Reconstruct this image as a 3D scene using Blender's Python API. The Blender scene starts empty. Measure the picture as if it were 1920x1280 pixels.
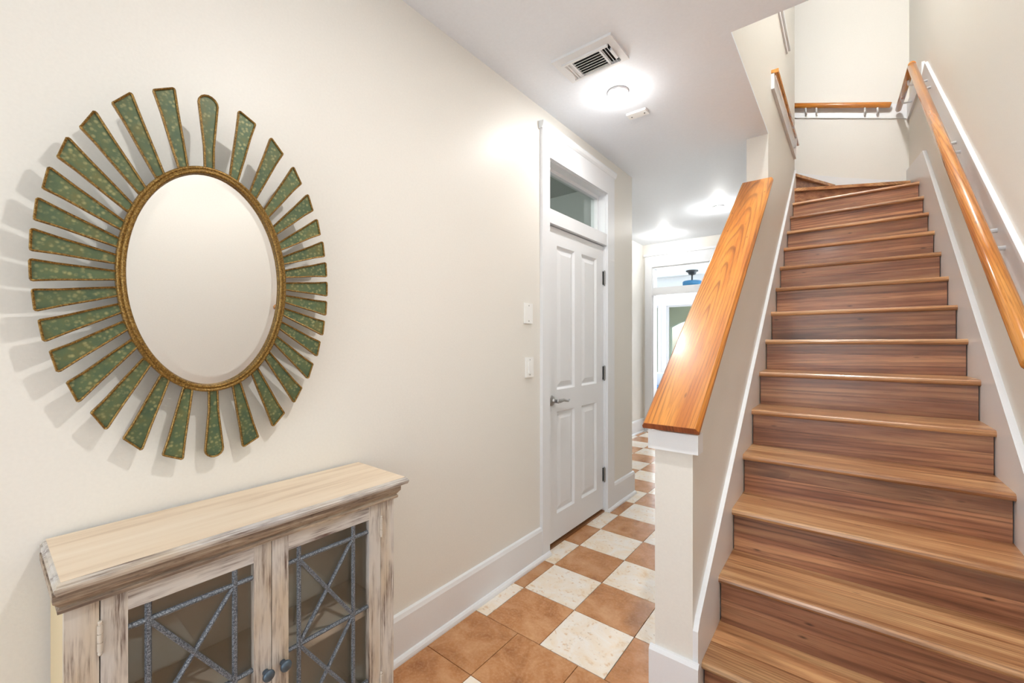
import bpy, bmesh, math, random
from mathutils import Vector, Matrix
random.seed(7)
S = bpy.context.scene
C = S.collection
R = math.radians

# ------------------------------------------------------------------ camera
cd = bpy.data.cameras.new('camera')
cam = bpy.data.objects.new('camera', cd); C.objects.link(cam)
cam.location = (1.427, 0.0, 1.29)
cam.rotation_euler = (R(90), 0, R(38.3))
cd.sensor_width = 36; cd.lens = 36 * 790 / 1920; cd.shift_y = 1 / 1920
cd.clip_start = 0.02
S.camera = cam
# ------------------------------------------------------------------ world, exposure
W = bpy.data.worlds.new('sky'); S.world = W; W.use_nodes = True
wn = W.node_tree.nodes; wl = W.node_tree.links
sky = wn.new('ShaderNodeTexSky'); sky.sky_type = 'NISHITA'; sky.sun_disc = False
sky.sun_elevation = R(50); sky.sun_rotation = R(120)
wl.new(sky.outputs['Color'], wn['Background'].inputs['Color'])
wn['Background'].inputs['Strength'].default_value = 0.25
S.view_settings.view_transform = 'Standard'; S.view_settings.look = 'None'
S.view_settings.gamma = 1.0; S.view_settings.use_curve_mapping = False
S.view_settings.exposure = 0.4
S.cycles.use_light_tree = False; S.cycles.adaptive_threshold = 0.02; S.cycles.max_bounces = 5; S.cycles.diffuse_bounces = 4; S.cycles.glossy_bounces = 3; S.cycles.transmission_bounces = 4
S.cycles.transparent_max_bounces = 6; S.cycles.caustics_reflective = False; S.cycles.caustics_refractive = False
# light strengths (watts) of the lamps built further down
FOYER_W, ENTRY_FILL_W, HALL_W, FAR_W, UP_W, DOOR_W, ROOM_W = 12, 2, 2.6, 7, 165, 20, 105
WARM = (1.0, 0.985, 0.955); NEUTRAL = (1.0, 0.99, 0.97); DAY = (0.86, 0.93, 1.0)

def area_light(name, loc, rot, sx, sy, watts, col):
    l = bpy.data.lights.new(name, 'AREA'); l.shape = 'RECTANGLE'; l.size = sx; l.size_y = sy
    l.energy = watts; l.color = col
    o = bpy.data.objects.new(name, l); C.objects.link(o); o.location = loc; o.rotation_euler = rot
    return o
# daylight that comes in through the glazed front door behind the camera and through the far room's windows
area_light('front_door_daylight', (0.95, -1.93, 1.2), (R(90), 0, 0), 1.5, 2.0, DOOR_W, DAY)
area_light('far_window_daylight', (-0.6, 9.22, 1.3), (R(-90), 0, 0), 2.6, 1.6, ROOM_W, DAY)

# ------------------------------------------------------------------ materials
def mat(name, rough=0.5, metal=0.0, spec=0.5, coat=0.0):
    m = bpy.data.materials.new(name); m.use_nodes = True
    n, l = m.node_tree.nodes, m.node_tree.links
    b = n['Principled BSDF']
    b.inputs['Roughness'].default_value = rough
    b.inputs['Metallic'].default_value = metal
    b.inputs['Specular IOR Level'].default_value = spec
    b.inputs['Coat Weight'].default_value = coat
    b.inputs['Coat Roughness'].default_value = 0.15
    return m, n, l, b
def srgb(r, g, b):
    f = lambda c: (c / 255 / 12.92) if c <= 10 else ((c / 255 + 0.055) / 1.055) ** 2.4
    return (f(r), f(g), f(b), 1)
def coords(n, l, scale=(1, 1, 1), rot=(0, 0, 0), rnd=0.0, loc=(0, 0, 0)):
    tc = n.new('ShaderNodeTexCoord'); mp = n.new('ShaderNodeMapping')
    mp.inputs['Scale'].default_value = scale; mp.inputs['Rotation'].default_value = rot
    mp.inputs['Location'].default_value = loc
    src = tc.outputs['Object']
    if rnd:
        oi = n.new('ShaderNodeObjectInfo'); mul = n.new('ShaderNodeVectorMath'); mul.operation = 'SCALE'
        cx = n.new('ShaderNodeCombineXYZ')
        m7 = n.new('ShaderNodeMath'); m7.operation = 'MULTIPLY'; m7.inputs[1].default_value = 7.3
        fr = n.new('ShaderNodeMath'); fr.operation = 'FRACT'
        l.new(oi.outputs['Random'], m7.inputs[0]); l.new(m7.outputs[0], fr.inputs[0])
        l.new(oi.outputs['Random'], cx.inputs[0]); l.new(fr.outputs[0], cx.inputs[1]); l.new(oi.outputs['Random'], cx.inputs[2])
        mul.inputs['Scale'].default_value = rnd; l.new(cx.outputs[0], mul.inputs[0])
        add = n.new('ShaderNodeVectorMath'); add.operation = 'ADD'
        l.new(src, add.inputs[0]); l.new(mul.outputs[0], add.inputs[1]); src = add.outputs[0]
    l.new(src, mp.inputs['Vector'])
    return mp.outputs[0]
def noise(n, l, vec, scale, detail=4, rough=0.55, dist=0.0):
    t = n.new('ShaderNodeTexNoise'); t.inputs['Scale'].default_value = scale; t.inputs['Detail'].default_value = detail
    t.inputs['Roughness'].default_value = rough; t.inputs['Distortion'].default_value = dist
    l.new(vec, t.inputs['Vector']); return t.outputs['Fac']
def ramp(n, l, fac, stops):
    r = n.new('ShaderNodeValToRGB'); e = r.color_ramp.elements
    while len(e) < len(stops): e.new(0.5)
    for i, (p, c) in enumerate(stops):
        e[i].position = p; e[i].color = c if len(c) == 4 else (*c, 1)
    l.new(fac, r.inputs[0]); return r.outputs[0]
def mix(n, l, fac, a, b, mode='MIX'):
    m = n.new('ShaderNodeMix'); m.data_type = 'RGBA'; m.blend_type = mode
    for s, v in ((m.inputs[0], fac), (m.inputs[6], a), (m.inputs[7], b)):
        if hasattr(v, 'links'): l.new(v, s)
        else: s.default_value = v
    return m.outputs[2]
def bump(n, l, b, h, strength=0.1, dist=0.002):
    bp = n.new('ShaderNodeBump'); bp.inputs['Strength'].default_value = strength; bp.inputs['Distance'].default_value = dist
    l.new(h, bp.inputs['Height']); l.new(bp.outputs[0], b.inputs['Normal'])
def tint(n, l, col, lo=0.85, hi=1.1):
    """slight per-piece change of tone"""
    oi = n.new('ShaderNodeObjectInfo'); mr = n.new('ShaderNodeMapRange')
    mr.inputs[3].default_value = lo; mr.inputs[4].default_value = hi
    l.new(oi.outputs['Random'], mr.inputs[0])
    v = n.new('ShaderNodeVectorMath'); v.operation = 'SCALE'
    l.new(col, v.inputs[0]); l.new(mr.outputs[0], v.inputs['Scale']); return v.outputs[0]

def plain(name, col, rough=0.5, metal=0.0, spec=0.5, bumpy=0.0, bscale=300):
    m, n, l, b = mat(name, rough, metal, spec)
    v = coords(n, l); f = noise(n, l, v, bscale, 3)
    c = ramp(n, l, f, [(0.3, [x * 0.97 for x in col[:3]]), (0.7, col[:3])])
    l.new(c, b.inputs['Base Color'])
    if bumpy: bump(n, l, b, f, bumpy)
    return m
M = {}
M['wall'] = plain('cream_wall_paint', srgb(235, 232, 225), 0.42, spec=0.35, bumpy=0.10, bscale=130)
M['ceiling'] = plain('ceiling_paint', srgb(238, 243, 250), 0.6, spec=0.3, bumpy=0.05, bscale=90)
M['trim'] = plain('white_trim_paint', srgb(236, 238, 241), 0.3)
M['plastic'] = plain('white_plastic', srgb(248, 248, 246), 0.3)
M['black'] = plain('black_gap', (0.01, 0.01, 0.01), 0.8)
M['dark_metal'] = plain('dark_grey_metal', (0.05, 0.055, 0.06), 0.4, 0.6)
M['nickel'] = plain('brushed_nickel', (0.36, 0.36, 0.36), 0.28, 1.0)
M['vent_dark'] = plain('duct_shadow', (0.03, 0.03, 0.03), 0.9)
M['closet'] = plain('grey_green_paint', srgb(186, 192, 188), 0.6)
M['olive'] = plain('olive_porch_paint', srgb(214, 216, 176), 0.7)
M['blue'] = plain('blue_enamel', srgb(25, 105, 150), 0.4)
M['blue_cloth'] = plain('blue_cloth', srgb(60, 130, 190), 0.9)
M['wood_floor'] = plain('pale_floor', srgb(196, 176, 152), 0.5)

def oak(name, cols, along='Y', spacing=0.006, rough=0.28, coat=0.35, rnd=0.2, tlo=0.95, thi=1.05, tilt=0.03, offs=(0.01, 0, -0.05), warp=6.0, line=0.8):
    """varnished wood: growth rings cut at a slight tilt (cathedral figure), broad tone bands, fine pores along the grain"""
    m, n, l, b = mat(name, rough, 0, 0.5, coat)
    sc = {'X': (0.06, 1, 1), 'Y': (1, 0.06, 1), 'Z': (1, 1, 0.06)}[along]
    rot = {'X': (0, tilt, tilt * .4), 'Y': (tilt, 0, tilt * .4), 'Z': (tilt, tilt * .4, 0)}[along]
    v0 = coords(n, l, (1, 1, 1), rot, rnd, offs)
    st = n.new('ShaderNodeVectorMath'); st.operation = 'MULTIPLY'; st.inputs[1].default_value = sc
    l.new(v0, st.inputs[0])
    w = n.new('ShaderNodeTexWave'); w.wave_type = 'RINGS'; w.rings_direction = along; w.wave_profile = 'SAW'
    w.inputs['Scale'].default_value = 2 * math.pi / (20 * spacing); w.inputs['Distortion'].default_value = warp
    w.inputs['Detail'].default_value = 2.0; w.inputs['Detail Scale'].default_value = 0.35; w.inputs['Detail Roughness'].default_value = 0.55
    l.new(st.outputs[0], w.inputs['Vector'])
    fs = {'X': (7, 300, 300), 'Y': (300, 7, 300), 'Z': (300, 300, 7)}[along]
    f = noise(n, l, coords(n, l, fs, (0, 0, 0), 5), 1.0, 4, 0.65)
    bs = {'X': (1.4, 22, 22), 'Y': (22, 1.4, 22), 'Z': (22, 22, 1.4)}[along]
    f2 = noise(n, l, coords(n, l, bs, (0, 0, 0), 5), 1.0, 4, 0.55)
    c = ramp(n, l, f2, [(0.34, cols[2]), (0.5, cols[1]), (0.66, cols[3])])
    ln = ramp(n, l, w.outputs['Fac'], [(0.0, (0.1, 0.1, 0.1)), (0.35, (0, 0, 0)), (0.62, (0.15, 0.15, 0.15)), (0.86, (line, line, line)), (1.0, (line * .6, line * .6, line * .6))])
    pm = n.new('ShaderNodeMath'); pm.operation = 'MULTIPLY'
    l.new(ln, pm.inputs[0]); l.new(ramp(n, l, noise(n, l, coords(n, l, bs, (0, 0, 0), 11), 0.6, 3, 0.6), [(0.34, (0.12, 0.12, 0.12)), (0.62, (1, 1, 1))]), pm.inputs[1])
    c = mix(n, l, pm.outputs[0], c, cols[0])
    c = mix(n, l, ramp(n, l, f, [(0.54, (0, 0, 0)), (0.70, (0.6, 0.6, 0.6))]), c, cols[0])
    kn = n.new('ShaderNodeTexVoronoi'); kn.inputs['Scale'].default_value = 1.0
    ks = {'X': (5, 16, 16), 'Y': (16, 5, 16), 'Z': (16, 16, 5)}[along]
    l.new(coords(n, l, ks, (0, 0, 0), 9), kn.inputs['Vector'])
    c = mix(n, l, ramp(n, l, kn.outputs['Distance'], [(0.02, (0.8, 0.8, 0.8)), (0.10, (0, 0, 0))]), c, [x * .45 for x in cols[0][:3]] + [1])
    l.new(tint(n, l, c, tlo, thi), b.inputs['Base Color'])
    bump(n, l, b, f, 0.10, 0.001)
    return m
M['oak'] = oak('orange_oak', [srgb(120, 60, 16), srgb(208, 132, 50), srgb(190, 110, 34), srgb(220, 148, 66)], 'Y', 0.012, 0.34, 0.22, 0.02, .97, 1.03, 0.05, (0.015, 0, -0.06), 9.0, 0.85)
M['rail_oak'] = oak('orange_oak_rail', [srgb(126, 70, 22), srgb(204, 132, 58), srgb(184, 108, 40), srgb(216, 150, 76)], 'Y', 0.006, 0.2, 0.5, 0.05, .97, 1.03, 0.02, (0.01, 0, -0.03), 5.0, 0.7)
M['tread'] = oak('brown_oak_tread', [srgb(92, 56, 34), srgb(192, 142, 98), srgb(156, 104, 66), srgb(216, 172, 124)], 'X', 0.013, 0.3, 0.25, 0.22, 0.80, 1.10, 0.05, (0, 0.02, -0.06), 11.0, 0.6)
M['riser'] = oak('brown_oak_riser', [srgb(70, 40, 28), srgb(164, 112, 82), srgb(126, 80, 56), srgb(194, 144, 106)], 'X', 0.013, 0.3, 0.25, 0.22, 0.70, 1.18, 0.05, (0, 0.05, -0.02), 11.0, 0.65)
M['end_grain'] = oak('oak_end_grain', [srgb(84, 36, 16), srgb(156, 82, 40), srgb(132, 64, 30), srgb(170, 96, 50)], 'Z', 0.008, 0.4, 0.1)
M['threshold'] = oak('threshold_oak', [srgb(70, 42, 20), srgb(140, 92, 52), srgb(120, 74, 40), srgb(150, 104, 62)], 'Y', 0.006, 0.4, 0.1)

def tile_brown():
    m, n, l, b = mat('terracotta_stone', 0.22, 0, 0.55)
    v = coords(n, l, (1, 1, 1), (0, 0, 0), 20)
    a = noise(n, l, v, 7, 6, 0.6, 0.6); f = noise(n, l, v, 90, 3)
    c = ramp(n, l, a, [(0.28, srgb(152, 96, 54)), (0.5, srgb(190, 132, 84)), (0.72, srgb(212, 162, 118))])
    c = mix(n, l, ramp(n, l, f, [(0.45, (0, 0, 0)), (0.75, (0.35, 0.35, 0.35))]), c, srgb(222, 176, 132))
    l.new(tint(n, l, c, 0.88, 1.06), b.inputs['Base Color']); bump(n, l, b, f, 0.03)
    return m
def tile_white():
    m, n, l, b = mat('pale_travertine', 0.22, 0, 0.55)
    v = coords(n, l, (1, 1, 1), (0, 0, 0), 20)
    vo = n.new('ShaderNodeTexVoronoi'); vo.inputs['Scale'].default_value = 26; vo.inputs['Randomness'].default_value = 1
    dv = n.new('ShaderNodeVectorMath'); dv.operation = 'ADD'
    nt = n.new('ShaderNodeTexNoise'); nt.inputs['Scale'].default_value = 12; nt.inputs['Detail'].default_value = 4; l.new(v, nt.inputs['Vector'])
    ns = n.new('ShaderNodeVectorMath'); ns.operation = 'SCALE'; ns.inputs['Scale'].default_value = 0.12
    l.new(nt.outputs['Color'], ns.inputs[0]); l.new(v, dv.inputs[0]); l.new(ns.outputs[0], dv.inputs[1]); l.new(dv.outputs[0], vo.inputs['Vector'])
    a = noise(n, l, v, 9, 6, 0.65, 0.8); f = noise(n, l, v, 60, 4)
    c = ramp(n, l, a, [(0.28, srgb(224, 190, 142)), (0.40, srgb(244, 228, 206)), (0.62, srgb(247, 240, 230)), (0.8, srgb(236, 228, 218))])
    c = mix(n, l, ramp(n, l, vo.outputs['Distance'], [(0.0, (0.8, 0.8, 0.8)), (0.28, (0, 0, 0))]), c, srgb(214, 168, 108))
    c = mix(n, l, ramp(n, l, f, [(0.62, (0, 0, 0)), (0.75, (0.5, 0.5, 0.5))]), c, srgb(176, 152, 124))
    l.new(tint(n, l, c, 0.95, 1.04), b.inputs['Base Color']); bump(n, l, b, f, 0.04)
    return m
M['tile_brown'] = tile_brown(); M['tile_white'] = tile_white()
M['grout'] = plain('dark_grout', srgb(84, 70, 58), 0.9)

def bronze():
    m, n, l, b = mat('antique_bronze', 0.38, 0.55, 0.5)
    v = coords(n, l); f = noise(n, l, v, 260, 4, 0.7)
    c = ramp(n, l, f, [(0.32, srgb(70, 48, 18)), (0.52, srgb(136, 102, 44)), (0.72, srgb(186, 156, 92))])
    l.new(c, b.inputs['Base Color']); bump(n, l, b, f, 0.25, 0.001)
    return m
def green_inlay():
    m, n, l, b = mat('mottled_green_patina', 0.35, 0.1, 0.5)
    v = coords(n, l, (1, 1, 1), (0, 0, 0), 5)
    vo = n.new('ShaderNodeTexVoronoi'); vo.inputs['Scale'].default_value = 100; l.new(v, vo.inputs['Vector'])
    a = noise(n, l, v, 22, 4, 0.6); e = noise(n, l, v, 60, 3, 0.6)
    c = ramp(n, l, a, [(0.25, srgb(66, 90, 70)), (0.5, srgb(88, 104, 72)), (0.75, srgb(112, 108, 62))])
    k = n.new('ShaderNodeMath'); k.operation = 'MULTIPLY'
    l.new(ramp(n, l, vo.outputs['Distance'], [(0.18, (1, 1, 1)), (0.5, (0, 0, 0))]), k.inputs[0])
    l.new(ramp(n, l, e, [(0.36, (0, 0, 0)), (0.56, (0.85, 0.85, 0.85))]), k.inputs[1])
    c = mix(n, l, k.outputs[0], c, srgb(158, 156, 108))
    l.new(tint(n, l, c, 0.9, 1.1), b.inputs['Base Color']); return m
M['bronze'] = bronze(); M['green'] = green_inlay()
m, n, l, b = mat('silvered_mirror', 0.0, 1.0); b.inputs['Base Color'].default_value = (0.9, 0.9, 0.89, 1); M['mirror'] = m

def whitewash(name, along):
    m, n, l, b = mat(name, 0.55, 0, 0.3)
    sc = {'X': (9, 230, 230), 'Y': (230, 9, 230), 'Z': (230, 230, 9)}[along]
    v = coords(n, l, sc, (0, 0, 0), 30)
    f = noise(n, l, v, 1.0, 6, 0.7)
    sc2 = {'X': (4, 14, 14), 'Y': (14, 4, 14), 'Z': (14, 14, 4)}[along]
    g = noise(n, l, coords(n, l, sc2, (0, 0, 0), 30), 1.0, 3, 0.5)
    sp = {'X': (7, 34, 34), 'Y': (34, 7, 34), 'Z': (34, 34, 7)}[along]
    p = noise(n, l, coords(n, l, sp, (0, 0, 0), 30), 1.0, 3, 0.6)
    base = ramp(n, l, g, [(0.3, srgb(200, 184, 162)), (0.55, srgb(208, 202, 194)), (0.8, srgb(190, 186, 184))])
    k = n.new('ShaderNodeMath'); k.operation = 'MULTIPLY'
    l.new(ramp(n, l, f, [(0.40, (0, 0, 0)), (0.60, (1, 1, 1))]), k.inputs[0])
    l.new(ramp(n, l, p, [(0.42, (0.06, 0.06, 0.06)), (0.66, (1, 1, 1))]), k.inputs[1])
    c = mix(n, l, k.outputs[0], base, srgb(98, 76, 66))
    l.new(tint(n, l, c, 0.95, 1.04), b.inputs['Base Color']); bump(n, l, b, f, 0.15, 0.001)
    return m
M['wash_z'] = whitewash('whitewashed_wood_upright', 'Z'); M['wash_y'] = whitewash('whitewashed_wood_level', 'Y')
def dark_wash():
    m, n, l, b = mat('rubbed_dark_whitewash', 0.55, 0, 0.3)
    f = noise(n, l, coords(n, l, (70, 4, 70)), 1.0, 6, 0.7); p = noise(n, l, coords(n, l, (220, 40, 220)), 1.0, 3, 0.6)
    c = ramp(n, l, f, [(0.35, srgb(104, 88, 78)), (0.5, srgb(158, 140, 122)), (0.66, srgb(198, 182, 160))])
    c = mix(n, l, ramp(n, l, p, [(0.55, (0, 0, 0)), (0.7, (0.5, 0.5, 0.5))]), c, srgb(80, 62, 54))
    l.new(c, b.inputs['Base Color']); return m
M['wash_dark'] = dark_wash()
def cream_top():
    m, n, l, b = mat('cream_washed_top', 0.4, 0, 0.4)
    f = noise(n, l, coords(n, l, (30, 2.2, 30)), 1.0, 5, 0.6); g = noise(n, l, coords(n, l, (9, 3, 9)), 1.0, 2)
    c = ramp(n, l, f, [(0.3, srgb(208, 184, 156)), (0.5, srgb(228, 208, 182)), (0.75, srgb(235, 218, 195))])
    c = mix(n, l, ramp(n, l, g, [(0.6, (0, 0, 0)), (0.75, (0.4, 0.4, 0.4))]), c, srgb(196, 168, 138))
    l.new(c, b.inputs['Base Color']); return m
M['cream_top'] = cream_top()
M['cream_side'] = plain('cream_cabinet_paint', srgb(206, 188, 150), 0.55)
M['cab_inside'] = plain('grey_beige_interior', srgb(206, 198, 184), 0.6)
def galv():
    m, n, l, b = mat('galvanised_iron', 0.5, 0.35, 0.5)
    f = noise(n, l, coords(n, l), 330, 4, 0.75)
    c = ramp(n, l, f, [(0.38, srgb(62, 66, 72)), (0.52, srgb(118, 126, 136)), (0.68, srgb(176, 182, 190))])
    l.new(c, b.inputs['Base Color']); bump(n, l, b, f, 0.3, 0.001); return m
M['iron'] = galv()
M['knob'] = plain('blue_grey_knob', srgb(86, 100, 112), 0.35, 0.5)
M['brass'] = plain('painted_hinge', srgb(206, 196, 182), 0.5)
def glass(name, tintc=(0.95, 0.97, 0.96), ior=1.45):
    m = bpy.data.materials.new(name); m.use_nodes = True
    n, l = m.node_tree.nodes, m.node_tree.links
    n.remove(n['Principled BSDF'])
    t = n.new('ShaderNodeBsdfTransparent'); t.inputs[0].default_value = (*tintc, 1)
    g = n.new('ShaderNodeBsdfGlossy'); g.inputs['Roughness'].default_value = 0.02
    lw = n.new('ShaderNodeLayerWeight'); lw.inputs['Blend'].default_value = 0.5
    pw = n.new('ShaderNodeMath'); pw.operation = 'POWER'; pw.inputs[1].default_value = 5.0
    fr = n.new('ShaderNodeMath'); fr.operation = 'MULTIPLY_ADD'; fr.inputs[1].default_value = 0.9; fr.inputs[2].default_value = ((ior - 1) / (ior + 1)) ** 2
    l.new(lw.outputs['Facing'], pw.inputs[0]); l.new(pw.outputs[0], fr.inputs[0])
    mx = n.new('ShaderNodeMixShader')
    l.new(fr.outputs[0], mx.inputs[0]); l.new(t.outputs[0], mx.inputs[1]); l.new(g.outputs[0], mx.inputs[2])
    l.new(mx.outputs[0], n['Material Output'].inputs[0]); return m
M['glass'] = glass('clear_glass'); M['cab_glass'] = glass('cabinet_glass', (0.95, 0.95, 0.94), 1.5)
M['transom_glass'] = glass('transom_glass', (0.9, 0.93, 0.92), 1.5)
def emit(name, col, s):
    m = bpy.data.materials.new(name); m.use_nodes = True
    b = m.node_tree.nodes['Principled BSDF']
    b.inputs['Base Color'].default_value = (0.9, 0.9, 0.88, 1)
    b.inputs['Emission Color'].default_value = (*col, 1); b.inputs['Emission Strength'].default_value = s; return m
M['lamp'] = emit('lit_lamp_glass', (1, 0.96, 0.9), 4.0)

# ------------------------------------------------------------------ mesh helpers
def bm_box(bm, a, b):
    x0, y0, z0 = a; x1, y1, z1 = b
    vs = [bm.verts.new(p) for p in ((x0, y0, z0), (x1, y0, z0), (x1, y1, z0), (x0, y1, z0), (x0, y0, z1), (x1, y0, z1), (x1, y1, z1), (x0, y1, z1))]
    for f in ((0, 3, 2, 1), (4, 5, 6, 7), (0, 1, 5, 4), (1, 2, 6, 5), (2, 3, 7, 6), (3, 0, 4, 7)):
        bm.faces.new([vs[i] for i in f])
def bm_prism(bm, poly, axis, a, b):
    """poly: 2-D outline in the two other axes (x: yz, y: xz, z: xy)"""
    mk = {'x': lambda p, t: (t, p[0], p[1]), 'y': lambda p, t: (p[0], t, p[1]), 'z': lambda p, t: (p[0], p[1], t)}[axis]
    A = [bm.verts.new(mk(p, a)) for p in poly]; B = [bm.verts.new(mk(p, b)) for p in poly]
    k = len(poly)
    for i in range(k): bm.faces.new((A[i], A[(i + 1) % k], B[(i + 1) % k], B[i]))
    bm.faces.new(A[::-1]); bm.faces.new(B)
def bm_tube(bm, pts, r, seg=10, cap=True, flat=1.0):
    rings = []
    for i, p in enumerate(pts):
        p = Vector(p)
        d = (Vector(pts[min(i + 1, len(pts) - 1)]) - Vector(pts[max(i - 1, 0)])).normalized()
        up = Vector((0, 0, 1)) if abs(d.z) < 0.9 else Vector((1, 0, 0))
        s = d.cross(up).normalized(); t = s.cross(d).normalized()
        rr = r[i] if isinstance(r, (list, tuple)) else r
        rings.append([bm.verts.new(p + s * rr * math.cos(2 * math.pi * k / seg) + t * rr * flat * math.sin(2 * math.pi * k / seg)) for k in range(seg)])
    for a, b in zip(rings, rings[1:]):
        for k in range(seg): bm.faces.new((a[k], a[(k + 1) % seg], b[(k + 1) % seg], b[k]))
    if cap: bm.faces.new(rings[0][::-1]); bm.faces.new(rings[-1])
def bm_lathe(bm, prof, origin, axis='z', seg=24):
    o = Vector(origin); rings = []
    for r, h in prof:
        ring = []
        for k in range(seg):
            c, s = r * math.cos(2 * math.pi * k / seg), r * math.sin(2 * math.pi * k / seg)
            ring.append(bm.verts.new(o + Vector({'z': (c, s, h), 'x': (h, c, s), 'y': (c, h, s)}[axis])))
        rings.append(ring)
    for a, b in zip(rings, rings[1:]):
        for k in range(seg): bm.faces.new((a[k], a[(k + 1) % seg], b[(k + 1) % seg], b[k]))
    bm.faces.new(rings[0][::-1]); bm.faces.new(rings[-1])
def finish(name, bm, m, parent=None, bevel=0.0, smooth=False, seg=2):
    if bevel:
        bmesh.ops.bevel(bm, geom=[e for e in bm.edges if len(e.link_faces) == 2 and e.calc_face_angle(0) > 0.6], offset=bevel, segments=seg, affect='EDGES', profile=0.5)
    bmesh.ops.recalc_face_normals(bm, faces=bm.faces[:])
    me = bpy.data.meshes.new(name); bm.to_mesh(me); bm.free()
    if smooth:
        for p in me.polygons: p.use_smooth = True
    me.materials.append(M[m] if isinstance(m, str) else m)
    o = bpy.data.objects.new(name, me); C.objects.link(o)
    if parent: o.parent = parent
    return o
def box(name, a, b, m, parent=None, bevel=0.0, seg=2):
    bm = bmesh.new(); bm_box(bm, a, b); return finish(name, bm, m, parent, bevel, seg=seg)
def boxes(name, lst, m, parent=None, bevel=0.0):
    bm = bmesh.new()
    for a, b in lst: bm_box(bm, a, b)
    return finish(name, bm, m, parent, bevel)
def prism(name, poly, axis, a, b, m, parent=None, bevel=0.0, seg=2):
    bm = bmesh.new(); bm_prism(bm, poly, axis, a, b); return finish(name, bm, m, parent, bevel, seg=seg)
def tube(name, pts, r, m, parent=None, seg=12, flat=1.0):
    bm = bmesh.new(); bm_tube(bm, pts, r, seg, True, flat); return finish(name, bm, m, parent, smooth=True)
def lathe(name, prof, origin, m, parent=None, axis='z', seg=24, smooth=True):
    bm = bmesh.new(); bm_lathe(bm, prof, origin, axis, seg); return finish(name, bm, m, parent, smooth=smooth)
def struct(o, label=None, cat=None):
    o['kind'] = 'structure'
    if label: o['label'] = label
    if cat: o['category'] = cat
    return o
def tag(o, label, cat, group=None):
    o['label'] = label; o['category'] = cat
    if group: o['group'] = group
    return o
def empty(name, loc=(0, 0, 0)):
    o = bpy.data.objects.new(name, None); C.objects.link(o); o.location = loc; o.empty_display_size = 0.05
    return o
def shape(name, me_obj, parent, loc):
    """a further piece that shares its mesh"""
    c = me_obj.copy(); c.name = name; C.objects.link(c); c.parent = parent; c.location = loc; return c

# ------------------------------------------------------------------ the shell
HC, UC = 2.694, 5.3                  # hall ceiling, stairwell ceiling
XL, XR = -0.88, 1.93                 # recess wall, right-hand wall
PX0, PX1 = 0.893, 1.022              # low stair wall, its two faces
YB, YE, YF = 5.74, 6.0, -1.95        # stairwell back wall, hall end wall, front wall
OD0, OD1 = 2.155, 2.955              # door opening in the left wall
struct(boxes('wall_left', [((-.12, YF, 0), (0, OD0, HC)), ((-.12, OD1, 0), (0, 3.463, HC)), ((-.12, OD0, 2.413), (0, OD1, HC))], 'wall'),
       'cream painted wall carrying the sunburst mirror', 'wall')
struct(boxes('wall_recess', [((XL - .12, 3.343, 0), (-.12, 3.463, HC)), ((XL - .12, 3.463, 0), (XL, YE, HC))], 'wall'),
       'cream wall of the hall recess beyond the white door', 'wall')
OX0, OX1 = -0.745, 0.17              # cased opening in the end wall
struct(boxes('wall_end', [((XL - .12, YE, 0), (OX0, YE + .14, HC)), ((OX1, YE, 0), (PX0 + .13, YE + .14, HC)), ((OX0, YE, 2.36), (OX1, YE + .14, HC))], 'wall'),
       'cream end wall of the hall around the cased opening', 'wall')
struct(box('wall_right', (XR, YF, 0), (XR + .12, YB + .12, UC), 'wall'), 'cream wall along the staircase carrying the long handrail', 'wall')
struct(boxes('wall_back', [((PX1, YB, 0), (XR, YB + .12, UC)), ((-1.0, YB, HC + .28), (PX1, YB + .12, UC))], 'wall'),
       'cream back wall at the turn of the staircase', 'wall')
pony = [(1.503, 0), (YE, 0), (YE, HC), (3.30, HC), (3.30, 2.345), (1.503, .965)]
struct(prism('wall_stair', pony, 'x', PX0, PX1, 'wall'), 'low cream wall with sloping top beside the stairs', 'wall')
struct(boxes('wall_stairwell', [((PX0, 2.115, HC + .012), (PX1, 3.30, UC)), ((PX0, 3.30, HC), (PX1, 5.2, UC))], 'wall'), 'upper cream wall of the stairwell above the hall ceiling', 'wall')
struct(boxes('wall_front', [((-.12, YF - .12, 0), (.15, YF, HC)), ((1.75, YF - .12, 0), (XR + .12, YF, HC)), ((.15, YF - .12, 2.25), (1.75, YF, HC))], 'wall'),
       'front wall behind the viewer around the glazed door', 'wall')
struct(boxes('ceiling', [((-.12, YF - .12, HC), (PX1, 2.115, HC + .28)), ((PX1, YF - .12, HC), (XR + .12, 2.115, HC + .28)),
                         ((XL - .12, 2.115, HC), (PX0, YE + .14, HC + .28)), ((PX0, 2.115, HC), (PX1, 3.30, HC + .012)), ((PX0, 5.2, HC), (PX1, YE + .14, HC + .28))], 'ceiling'),
       'white hall ceiling with the stairwell opening', 'ceiling')
struct(boxes('ceiling_upper', [((-1.1, 1.9, UC), (XR + .12, YB + .12, UC + .1))], 'ceiling'), 'white ceiling high over the stairwell', 'ceiling')
struct(boxes('wall_upper', [((-1.1, 1.9, HC + .28), (XR + .12, 2.0, UC)), ((-1.1, 2.0, HC + .28), (-1.0, YB + .12, UC))], 'wall'),
       'cream walls of the upper hall', 'wall')
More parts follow.
